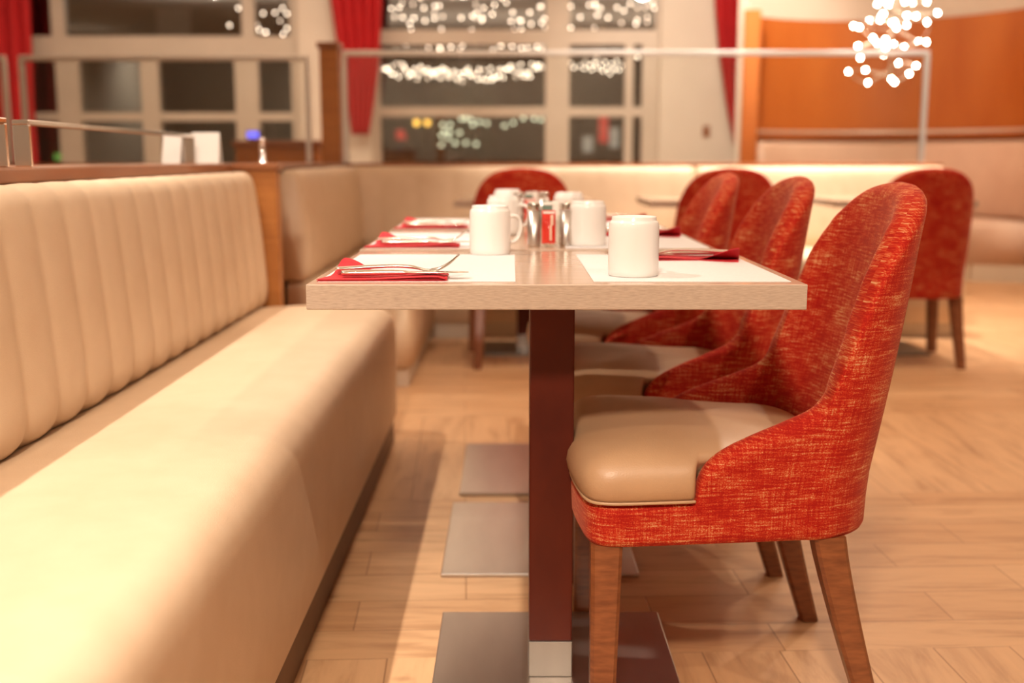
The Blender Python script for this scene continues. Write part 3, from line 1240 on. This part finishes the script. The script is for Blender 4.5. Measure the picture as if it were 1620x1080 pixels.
# partition behind the corner bench
p2 = thing('booth_divider', 'low partition with reddish cap board behind the rear cream bench, carrying glass screens', 'partition', (0, 6.32, 0), group='booth partitions')
child_at(box('panel', -3.4, 2.38, 6.258, 6.40, 0, .895, M['panel_wood'], p2), p2)
child_at(box('panel', -1.15, -.957, 3.81, 6.25, 0, .895, M['panel_wood'], p2), p2)
child_at(box('cap_board', -3.4, 2.40, 6.225, 6.43, .899, .918, M['cap_wood'], p2, bevel=.004), p2)
child_at(box('cap_board', -1.17, -.925, 3.81, 6.222, .902, .918, M['cap_wood'], p2, bevel=.004), p2)
GY = 6.33

cpst = thing('corner_post', 'tall square cherry wood post at the corner of the partition between glass screens', 'post', (0, GY, .9185))
x0, ht = at(507, 68, GY)
x1, _ = at(536, 68, GY)
child_at(box('shaft', x0, x1, GY - .055, GY + .055, .9185, ht - .03, M['panel_wood'], cpst, bevel=.003), cpst)
child_at(box('cap', x0 - .012, x1 + .012, GY - .068, GY + .068, ht - .03, ht, M['cap_wood'], cpst, bevel=.003), cpst)


def glass_screen(label, xa_, xb_, za, zb, posts, y=GY, tube=.029):
    t = thing('glass_screen', label, 'screen', ((xa_ + xb_) / 2, y, za), group='metal framed glass screens')
    h = tube / 2
    child_at(box('top_rail', xa_, xb_, y - h, y + h, zb - tube, zb, M['bright_frame'], t, bevel=.003), t)
    for p in posts:
        child_at(box('upright', p - h, p + h, y - h, y + h, za, zb - tube, M['bright_frame'], t, bevel=.003), t)
    child_at(box('glass_panel', min(posts) + h, max(posts) - h, y - .004, y + .004, za + .01, zb - tube, M['screen_glass'], t), t)
    return t


zt = at(545, 80, GY)[1]
zc = .9185
xl = at(546, 170, GY)[0]
xrr = at(1462, 170, GY)[0]
glass_screen('wide glass screen in metal frame on the rear partition, right of the tall wooden post', xl - .011, xrr + .011, zc, zt, [xl, xrr])
zt2 = at(250, 88, GY)[1]
xl2 = at(36, 130, GY)[0]
xr2 = at(486, 130, GY)[0]
glass_screen('glass screen in pale metal frame left of the tall wooden post', xl2 - .011, xr2 + .011, zc, zt2, [xl2, xr2])
xr3 = at(8, 130, GY)[0]
glass_screen('glass screen cut off by the left edge of the picture', -3.38, xr3 + .011, zc, zt2, [-3.37, xr3])


# low chrome rails on the cap of the near partition
def low_rail(label, ya, yb, x, ztop, xb_=None):
    t = thing('chrome_rail', label, 'rail', (x, ya, .9285), group='low chrome rails on the cap board')
    w2 = .016
    x2 = xb_ if xb_ is not None else x
    for (yy, xx) in ((ya, x), (yb, x2)):
        child_at(box('upright', xx - w2, xx + w2, yy - .006, yy + .006, .9285, ztop, M['chrome'], t, bevel=.002), t)
    bm = bmesh.new()
    loops = []
    for (yy, xx) in ((ya - .006, x), (yb + .006, x2)):
        loops.append([(xx - w2, yy, ztop), (xx + w2, yy, ztop), (xx + w2, yy, ztop + .010), (xx - w2, yy, ztop + .010)])
    add_loops(bm, loops)
    child_at(obj('top_bar', bm, M['chrome'], t, bevel=.002), t)
    return t


low_rail('low chrome rail running along the dark cap board behind the long bench', 2.17, 3.52, -.945, 1.008, -1.01)
low_rail('end of a low chrome rail at the left edge of the picture', .6, 2.07, -.946, 1.008)

# short chrome stub on the end post, menus standing on the cap
bm = bmesh.new()
add_lathe(bm, [(.016, 0), (.016, .004), (.010, .006), (.010, .074), (.0115, .076), (.0115, .082), (.004, .084)], n=24)
tag(obj('chrome_stub', bm, M['chrome'], smooth=True, loc=(-.835, 3.752, .9285)), 'short chrome stub post standing on the wooden end post cap', 'stub post')


def menu_card(label, x, y, wx, h, rz):
    bm = bmesh.new()
    # folded card: two leaves meeting at the top
    d = .028
    t_ = .0018
    for s in (-1, 1):
        loops = [[(-wx / 2, s * d, 0), (wx / 2, s * d, 0), (wx / 2, s * d + s * t_, 0), (-wx / 2, s * d + s * t_, 0)],
                 [(-wx / 2, s * .0002, h), (wx / 2, s * .0002, h), (wx / 2, s * (.0002 + t_), h), (-wx / 2, s * (.0002 + t_), h)]]
        add_loops(bm, loops)
    o = obj('menu_card', bm, M['card'], loc=(x, y, .9285))
    o.rotation_euler = (0, 0, rz)
    return tag(o, label, 'menu', 'folded white menu cards')


menu_card('wider folded white menu card standing on the far end of the dark cap board', -.985, 3.62, .088, .098, 0.05)
menu_card('narrow folded white menu card left of the wider one on the cap board', -1.085, 3.60, .060, .088, -0.05)

# service counter beyond, with a small blue screen
sc = thing('service_counter', 'dark wooden service counter beyond the corner, between white menus and the tall post', 'counter', (-1.8, 7.3, 0))
x0, h0 = at(372, 222, 7.3)
x1, _ = at(500, 222, 7.3)
child_at(box('body', x0, x1, 7.3, 7.75, 0, h0 - .04, M['panel_wood'], sc), sc)
child_at(box('top', x0 - .02, x1 + .02, 7.28, 7.77, h0 - .04, h0, M['cap_wood'], sc, bevel=.004), sc)
tm = thing('till_screen', 'small till with glowing blue screen on the dark counter', 'screen', (-1.75, 7.5, h0))
xs, hs = at(400, 216, 7.45)
child_at(box('stand', xs - .03, xs + .03, 7.46, 7.52, h0 + .0005, h0 + .03, M['dark_metal'], tm), tm)
child_at(box('housing', xs - .045, xs + .045, 7.455, 7.485, h0 + .012, h0 + .066, M['dark_metal'], tm, bevel=.004), tm)
child_at(box('display', xs - .038, xs + .038, 7.452, 7.4545, h0 + .018, h0 + .060, M['screen_blue'], tm), tm)


# ------------------------------------------------------------------ right hand corner: curved bench and cladding
def arc3(p, q, r, n):
    (ax, ay), (bx, by), (cx_, cy_) = p, q, r
    d = 2 * (ax * (by - cy_) + bx * (cy_ - ay) + cx_ * (ay - by))
    ux = ((ax * ax + ay * ay) * (by - cy_) + (bx * bx + by * by) * (cy_ - ay) + (cx_ * cx_ + cy_ * cy_) * (ay - by)) / d
    uy = ((ax * ax + ay * ay) * (cx_ - bx) + (bx * bx + by * by) * (ax - cx_) + (cx_ * cx_ + cy_ * cy_) * (bx - ax)) / d
    R = math.hypot(ax - ux, ay - uy)
    a0 = math.atan2(ay - uy, ax - ux)
    a1 = math.atan2(cy_ - uy, cx_ - ux)
    return (ux, uy), R, a0, a1


(cxx, cyy), RR, A0, A1 = arc3((1.98, 9.62), (3.02, 10.02), (4.15, 8.95), 10)
if A1 > A0:
    A1 -= 2 * PI
A1x = A1 - 0.45


def arc_wall(bm, r0, r1, z0, z1, a0, a1, n=48, mi=0):
    loops = []
    for k in range(n + 1):
        a = a0 + (a1 - a0) * k / n
        c_, s_ = math.cos(a), math.sin(a)
        loops.append([(cxx + r0 * c_, cyy + r0 * s_, z0), (cxx + r1 * c_, cyy + r1 * s_, z0), (cxx + r1 * c_, cyy + r1 * s_, z1), (cxx + r0 * c_, cyy + r0 * s_, z1)])
    add_loops(bm, loops, mi=mi)


H1, H2 = 1.11, 2.13
bm = bmesh.new()
arc_wall(bm, RR, RR + .05, H1, H2, A0 - .02, A1x)
t = tag(obj('wood_cladding', bm, M['cladding_wood']), 'curved orange cherry wood wall cladding at upper right', 'wall panel')
bm = bmesh.new()
arc_wall(bm, RR + .07, RR + .17, 0, 3.0, A0 - .09, A1x)
tag(obj('wall_curved', bm, M['cream_wall']), kind='structure')
bm = bmesh.new()
pts = []
for k in range(49):
    a = A0 - .06 + (A1x - A0 + .06) * k / 48
    pts.append((cxx + (RR - .06) * math.cos(a), cyy + (RR - .06) * math.sin(a), H1 + .06))
add_tube(bm, pts, .016, 10)
rl = thing('curved_rail', 'slim metal rail along the foot of the curved orange wood cladding', 'rail', (3.0, 9.9, H1))
child_at(obj('bar', bm, M['bright_frame'], rl, smooth=True), rl)
for k in (4, 16, 28, 40):
    a = A0 - .06 + (A1x - A0 + .06) * k / 48
    bm = bmesh.new()
    add_tube(bm, [(cxx + q * math.cos(a), cyy + q * math.sin(a), H1 + .06) for q in (RR - .06, RR)], .008, 8)
    child_at(obj('bracket', bm, M['bright_frame'], rl, smooth=True), rl)

tag(box('cladding_end_panel', 1.935, 2.07, 9.50, 9.56, 0, H2 + .03, M['cladding_wood'], None, bevel=.003), 'tall upright wooden end panel of the orange cladding beside the red curtain', 'wall panel')
cb = thing('banquette', 'curved pinkish bench under the orange cladding at the right', 'banquette', (3.4, 9.0, 0), group=None)
bm = bmesh.new()
loops = []
n = 60
for k in range(n + 1):
    a = A0 - .10 + (A1x - A0 + .10) * k / n
    c_, s_ = math.cos(a), math.sin(a)
    prof = [(RR - .13, .46), (RR - .15, .50), (RR - .13, .8), (RR - .11, 1.04), (RR - .08, 1.08), (RR - .03, 1.085), (RR - .005, 1.07), (RR - .005, .46)]
    loops.append([(cxx + q * c_, cyy + q * s_, z) for q, z in prof])
add_loops(bm, loops)
child_at(obj('backrest', bm, M['pink_leather'], cb, smooth=True), cb)
bm = bmesh.new()
loops = []
for k in range(n + 1):
    a = A0 - .10 + (A1x - A0 + .10) * k / n
    c_, s_ = math.cos(a), math.sin(a)
    prof = [(RR - .02, .13), (RR - .02, .455), (RR - .40, .465), (RR - .56, .46), (RR - .60, .43), (RR - .61, .38), (RR - .60, .13)]
    loops.append([(cxx + q * c_, cyy + q * s_, z) for q, z in prof])
add_loops(bm, loops)
child_at(obj('seat', bm, M['pink_leather'], cb, smooth=True), cb)
bm = bmesh.new()
arc_wall(bm, RR - .57, RR - .03, 0, .13, A0 - .10, A1x)
child_at(obj('plinth', bm, M['plinth'], cb), cb)


# ------------------------------------------------------------------ curtains
def curtain(label, Y, left, right, folds, ztop, zbot):
    """left, right: tables of x by height"""
    bm = bmesh.new()
    loops = []
    nz, nx = 26, folds * 10
    rows = []
    for j in range(nz + 1):
        z = zbot + (ztop - zbot) * j / nz
        xl_, xr_ = lin(left, z), lin(right, z)
        rows.append([(xl_ + (xr_ - xl_) * i / nx, Y + .035 * math.sin(2 * PI * folds * i / nx + .4 * math.sin(z * 3)), z) for i in range(nx + 1)])
    vs = [[bm.verts.new(p) for p in r] for r in rows]
    for j in range(nz):
        for i in range(nx):
            bm.faces.new((vs[j][i], vs[j][i + 1], vs[j + 1][i + 1], vs[j + 1][i]))
    o = obj('curtain', bm, M['curtain'], smooth=True)
    md = o.modifiers.new('thickness', 'SOLIDIFY')
    md.thickness = .008
    return tag(o, label, 'curtain', 'crimson window curtains')


CY = 10.85


def crv(pts):
    out = []
    for px, py in pts:
        x, h = at(px, py, CY)
        out.append((h, x))
    out.sort()
    return out


zb_ = at(560, 213, CY)[1]
curtain('red curtain at the far left edge beside the left window', CY, crv([(-60, 0), (-60, 200), (-60, 250)]), crv([(46, 0), (52, 110), (56, 200), (60, 260)]), 5, 2.85, .3)
curtain('red curtain tied in towards its hem between the two windows, behind the tall wooden post', CY, crv([(522, 0), (533, 70), (545, 140), (556, 213)]), crv([(604, 0), (598, 110), (590, 170), (583, 213)]), 5, 2.85, zb_)
curtain('red curtain narrowing downwards beside the orange cladding', CY, crv([(1131, 0), (1137, 80), (1149, 165), (1166, 245)]), crv([(1197, 0), (1190, 80), (1180, 165), (1174, 245)]), 5, 2.85, .62)
# picture of a wall socket plate
x, h = at(1117, 208, WY)
tag(box('wall_switch', x - .035, x + .035, WY - .012, WY - .0005, h - .055, h + .055, M['cap_wood'], None, bevel=.003), 'small brown switch plate on the pale wall right of the window', 'switch')


# ------------------------------------------------------------------ pendant lamp
bulb_me = {}


def bulb(key, r, mat, parent, loc):
    k = (key, r)
    if k not in bulb_me:
        bm = bmesh.new()
        add_ball(bm, (0, 0, 0), r, 10, 7)
        me = bpy.data.meshes.new('bulb')
        bm.to_mesh(me)
        bm.free()
        me.materials.append(mat)
        for p in me.polygons:
            p.use_smooth = True
        bulb_me[k] = me
    o = bpy.data.objects.new('bulb', bulb_me[k])
    C.objects.link(o)
    o.parent = parent
    o.location = loc
    return o


PY = 7.4
cl = [(634, 45), (758, 50), (770, 10), (945, 20), (1040, 25), (1195, 20), (970, 175), (1075, 185), (1318, 147), (1198, 252), (550, 232), (680, 170), (665, 225), (700, 160),
      (800, 260), (850, 315), (825, 250), (965, 285), (365, 295), (425, 310), (583, 432), (630, 490), (725, 450), (815, 505), (940, 520), (1105, 475), (1190, 478), (412, 523),
      (707, 625), (725, 540), (440, 657), (877, 718), (1075, 750), (305, 813), (498, 797), (995, 840), (525, 940), (795, 900), (830, 935), (690, 10), (880, -60), (560, -60), (1100, -90),
      (760, -120), (980, -180), (640, -170), (500, -110), (1210, -150)]
ccx, ccz = at(1412, 40, PY)
pend = thing('pendant_lamp', 'hanging cluster lamp of bright bulbs on looping glass tubes at upper right', 'pendant lamp', (ccx, PY, ccz))
bm = bmesh.new()
add_tube(bm, [(0, 0, 2.998 - ccz), (0, 0, -.36)], .006, 8)
obj('stem', bm, M['wire'], pend, smooth=True)
bm = bmesh.new()
add_lathe(bm, [(.07, 2.998 - ccz), (.07, 2.975 - ccz), (.02, 2.965 - ccz)], n=24)
obj('ceiling_rose', bm, M['wire'], pend, smooth=True)
rnd = random.Random(3)
locs = []
for (qx, qy) in cl:
    px, py = 1300 + qx * .1389, qy * .1389
    X, H = at(px, py, PY)
    dx = X - ccx
    lim = math.sqrt(max(0.0004, .30 ** 2 - dx * dx)) if abs(dx) < .3 else .02
    dy = rnd.choice((-1, 1)) * lim * rnd.uniform(.5, .95)
    X, H = at(px, py, PY + dy)
    p = (X - ccx, dy, H - ccz)
    locs.append(p)
    bulb('pendant', .011, M['bulb'], pend, p)
# looping tubes that carry the bulbs, one per tier
tiers = sorted(locs, key=lambda q: q[2])
step = 8
for s in range(0, len(tiers), step):
    grp_ = tiers[s:s + step]
    grp_.sort(key=lambda q: math.atan2(q[1], q[0]))
    if len(grp_) < 4:
        continue
    bm = bmesh.new()
    add_tube(bm, spline([(x, y, z) for x, y, z in grp_] + [grp_[0]], 6), .0045, 7)
    zm = sum(q[2] for q in grp_) / len(grp_)
    a = grp_[0]
    add_tube(bm, [(0, 0, zm), a], .003, 6)
    b = grp_[len(grp_) // 2]
    add_tube(bm, [(0, 0, zm), b], .003, 6)
    obj('arm_loop', bm, M['wire'], pend, smooth=True)


# ------------------------------------------------------------------ bulbs added outside, standing in for lamps reflected in the panes
FY = 11.42


def reflection_bulbs(label, dots, dim=(), sag_wires=1, jitter=.12):
    xs = [at(px, py, FY) for px, py in dots]
    mx = sum(q[0] for q in xs) / len(xs)
    mh = max(q[1] for q in xs)
    t = thing('reflection_bulb_string', label, 'fairy lights', (mx, FY, mh), group='bulbs standing in for reflections in the windows')
    rr = random.Random(len(dots))
    pts = []
    for (px, py) in dots:
        yy = FY + rr.uniform(0, jitter)
        X, H = at(px, py, yy)
        p = (X - mx, yy - FY, H - mh)
        pts.append(p)
        d = rr.random() < .3
        bulb('dim' if d else 'mirrored', .012, M['mirrored_dim'] if d else M['mirrored'], t, p)
    pts.sort()
    bm = bmesh.new()
    k = max(1, len(pts) // 30)
    for s in range(k):
        sub = pts[s::k]
        if len(sub) > 2:
            add_tube(bm, sub, .0015, 4)
    x0_, x1_ = pts[0], pts[-1]
    add_tube(bm, [x0_, (x0_[0], x0_[1], 2.9 - mh)], .0015, 4)
    add_tube(bm, [x1_, (x1_[0], x1_[1], 2.9 - mh)], .0015, 4)
    obj('wire', bm, M['wire'], t)
    return t


Z5 = lambda pts: [(590 + x * .179, y * .179) for x, y in pts]
reflection_bulbs('bulbs standing in for lamp reflections across the upper pane of the right window, left of its thick mullion',
        Z5([(163, 77), (232, 68), (254, 32), (353, 37), (450, 69), (547, 53), (585, 50), (190, 150), (264, 153), (363, 158), (460, 185), (545, 110), (545, 163), (616, 146), (325, 205), (337, 260),
            (605, 260), (779, 156), (880, 140), (910, 40), (978, 70), (1074, 43), (1055, 125), (900, 160), (960, 180), (970, 160), (870, 265), (1178, 20), (1236, 111), (1290, 180), (1312, 183),
            (1312, 258), (1250, 265), (1387, 110), (1398, 212), (1475, 60), (1487, 55), (1515, 165), (1490, 200), (1520, 240), (920, 115), (1220, 190), (1140, -20), (700, -30), (420, -20)]))
reflection_bulbs('thin row of bulbs standing in for lamp reflections just under the upper transom of the right window',
        Z5([(105, 457), (203, 455), (290, 400), (300, 455), (490, 420), (590, 420), (595, 440), (688, 415), (770, 430), (792, 403), (902, 395), (1060, 445), (1125, 405), (1140, 400), (1232, 390),
            (1230, 410), (1312, 425), (1365, 422), (1450, 412), (1498, 405), (1440, 450), (1490, 445)]))
rb = random.Random(11)
dense = []
for i in range(88):
    x = 605 + 253 * (i + rb.random()) / 88
    u = (x - 605) / 253
    mid_ = 108 + 10 * math.sin(PI * u) ** 1.0 + 2 - (10 if u > .93 else 0)
    spread = 13
    dense.append((x, mid_ + rb.uniform(-spread, spread * .7)))
reflection_bulbs('thick swag of bulbs standing in for lamp reflections across the middle of the right window', dense)
reflection_bulbs('bulbs standing in for lamp reflections in the upper right pane of the right window',
        [(889, 18), (897, 17), (903, 10), (918, 27), (932, 8), (941, 5), (945, 24), (962, 28), (976, 12), (983, 36), (987, 17), (997, 6), (1008, 12), (1008, 32), (1024, 27), (1028, 8), (1033, 4),
         (1035, 13), (1024, 35), (940, 44), (903, 44), (942, 10), (950, 13), (1006, 38), (1020, 12)])
reflection_bulbs('short swag of bulbs standing in for lamp reflections in the right part of the right window',
        [(903, 100), (908, 107), (918, 104), (924, 108), (926, 98), (933, 103), (936, 110), (941, 99), (944, 93), (945, 107), (951, 103), (954, 112), (957, 98), (960, 108), (965, 116), (968, 101),
         (972, 109), (976, 97), (979, 111), (984, 104), (1003, 88), (1009, 90)])
reflection_bulbs('few bulbs standing in for lamp reflections in the upper panes of the left window',
        [(377, 13), (363, 40), (407, 40), (416, 21), (410, 47), (435, 20), (443, 33), (447, 13), (454, 22), (418, 51), (421, 51), (448, 54), (454, 45), (385, 62)])


# ------------------------------------------------------------------ the street outside
tag(box('ground', -30, 30, 11.32, 46, -.25, -.15, M['asphalt']), kind='structure')
fb = thing('street_building', 'dark building across the street seen through the right window', 'building', (0, 30, -.15))
child_at(box('facade', -16, 14, 30, 33, -.15, 7.5, M['facade'], fb), fb)
rw = random.Random(5)
for i in range(7):
    xx = -13 + i * 3.6
    f_ = child_at(box('window', xx, xx + 1.1, 29.94, 29.998, 3.4, 4.9, M['dark_metal'], fb), fb)
    if i in (1, 4):
        child_at(box('lit_pane', xx + .1, xx + 1.0, 29.92, 29.938, 3.5, 4.8, M['dim_window'], fb), fb)


def sign(label, px, py, wpx, hpx, Y, mat, name='lit_sign'):
    x, h = at(px, py, Y)
    wv, hv = wpx / F * Y / 2, hpx / F * Y / 2
    return tag(box(name, x - wv, x + wv, Y, Y + .08, h - hv, h + hv, mat, None, bevel=.01), label, 'sign', 'lit signs across the street')


sign('red lit sign across the street at left of the right window', 637, 213, 20, 14, 29.85, M['sign_red'])
sign('tall red lit sign seen through the right lower pane', 955, 205, 14, 40, 29.85, M['sign_red'])
sign('pale lit notice seen through the right lower pane', 930, 228, 15, 24, 29.85, M['lit_window'])
sign('tall pale lit notice at the right edge of the lower pane', 972, 218, 14, 30, 29.85, M['lit_window'])

sign('small green lit sign low in the left window', 91, 248, 9, 9, 29.85, M['sign_green'])
sign('yellowish lit sign low in the left window', 109, 240, 18, 12, 29.85, M['sign_yellow'])
sign('small red lit sign low in the left window', 126, 247, 12, 9, 29.85, M['sign_red'])


def street_lamp(label, px, py, Y, mat, n=1):
    x, h = at(px, py, Y)
    t = thing('street_lamp', label, 'street lamp', (x, Y, -.15), group='street lamps outside')
    bm = bmesh.new()
    add_tube(bm, [(0, .25, 0), (0, .25, h + .5), (0, .2, h + .62), (0, 0, h + .62)], .05, 10)
    obj('pole', bm, M['dark_metal'], t, smooth=True)
    bm = bmesh.new()
    add_ball(bm, (0, 0, h + .13), .045, 12, 8)
    obj('lantern', bm, mat, t, smooth=True)
    bm = bmesh.new()
    add_lathe(bm, [(.02, h + .62), (.05, h + .45), (.10, h + .24)], n=16)
    obj('hood', bm, M['dark_metal'], t, smooth=True)


street_lamp('amber street lamp, left of the pair beyond the right window', 659, 192, 16.5, M['lamp_amber'])
street_lamp('amber street lamp, right of the pair beyond the right window', 676, 192, 17.2, M['lamp_amber'])


def lit_tree(label, px, Y, h, r, dots):
    x, _ = at(px, 220, Y)
    t = thing('street_tree', label, 'tree', (x, Y, -.15), group='street trees with small lights')
    bm = bmesh.new()
    add_tube(bm, spline([(0, 0, 0), (.05, 0, h * .3), (-.03, 0, h * .6), (0, 0, h * .8)], 4), .1, 10, rad=None)
    obj('trunk', bm, M['bark'], t, smooth=True)
    bm = bmesh.new()
    rr = random.Random(px)
    for _i in range(26):
        a = rr.uniform(0, 2 * PI)
        q = r * math.sqrt(rr.random()) * .8
        add_ball(bm, (q * math.cos(a), q * math.sin(a), h * .75 + rr.uniform(-.45, .5) * h * .5), r * rr.uniform(.25, .42), 8, 6)
    obj('crown', bm, M['leaf'], t, smooth=True)
    for (dx, dy) in dots:
        yy = Y - r - .12
        X, H = at(dx, dy, yy)
        bulb('pale', .03, M['lamp_pale'], t, (X - x, yy - Y, H + .15))
    return t


lit_tree('street tree hung with pale lights beyond the middle of the right window', 705, 20, 2.6, .9,
         [(700, 197), (712, 197), (703, 207), (711, 209), (698, 214), (709, 218), (698, 229), (727, 210), (748, 197), (737, 226), (753, 228), (720, 226), (730, 188), (745, 189), (758, 193),
          (737, 187), (798, 199), (812, 194), (828, 187), (856, 189), (845, 188), (770, 195)])


# ------------------------------------------------------------------ tidy: top-level objects without a group key keep none
for o in list(S.objects):
    if o.type == 'EMPTY' and o.get('label') == '':
        del o['label']
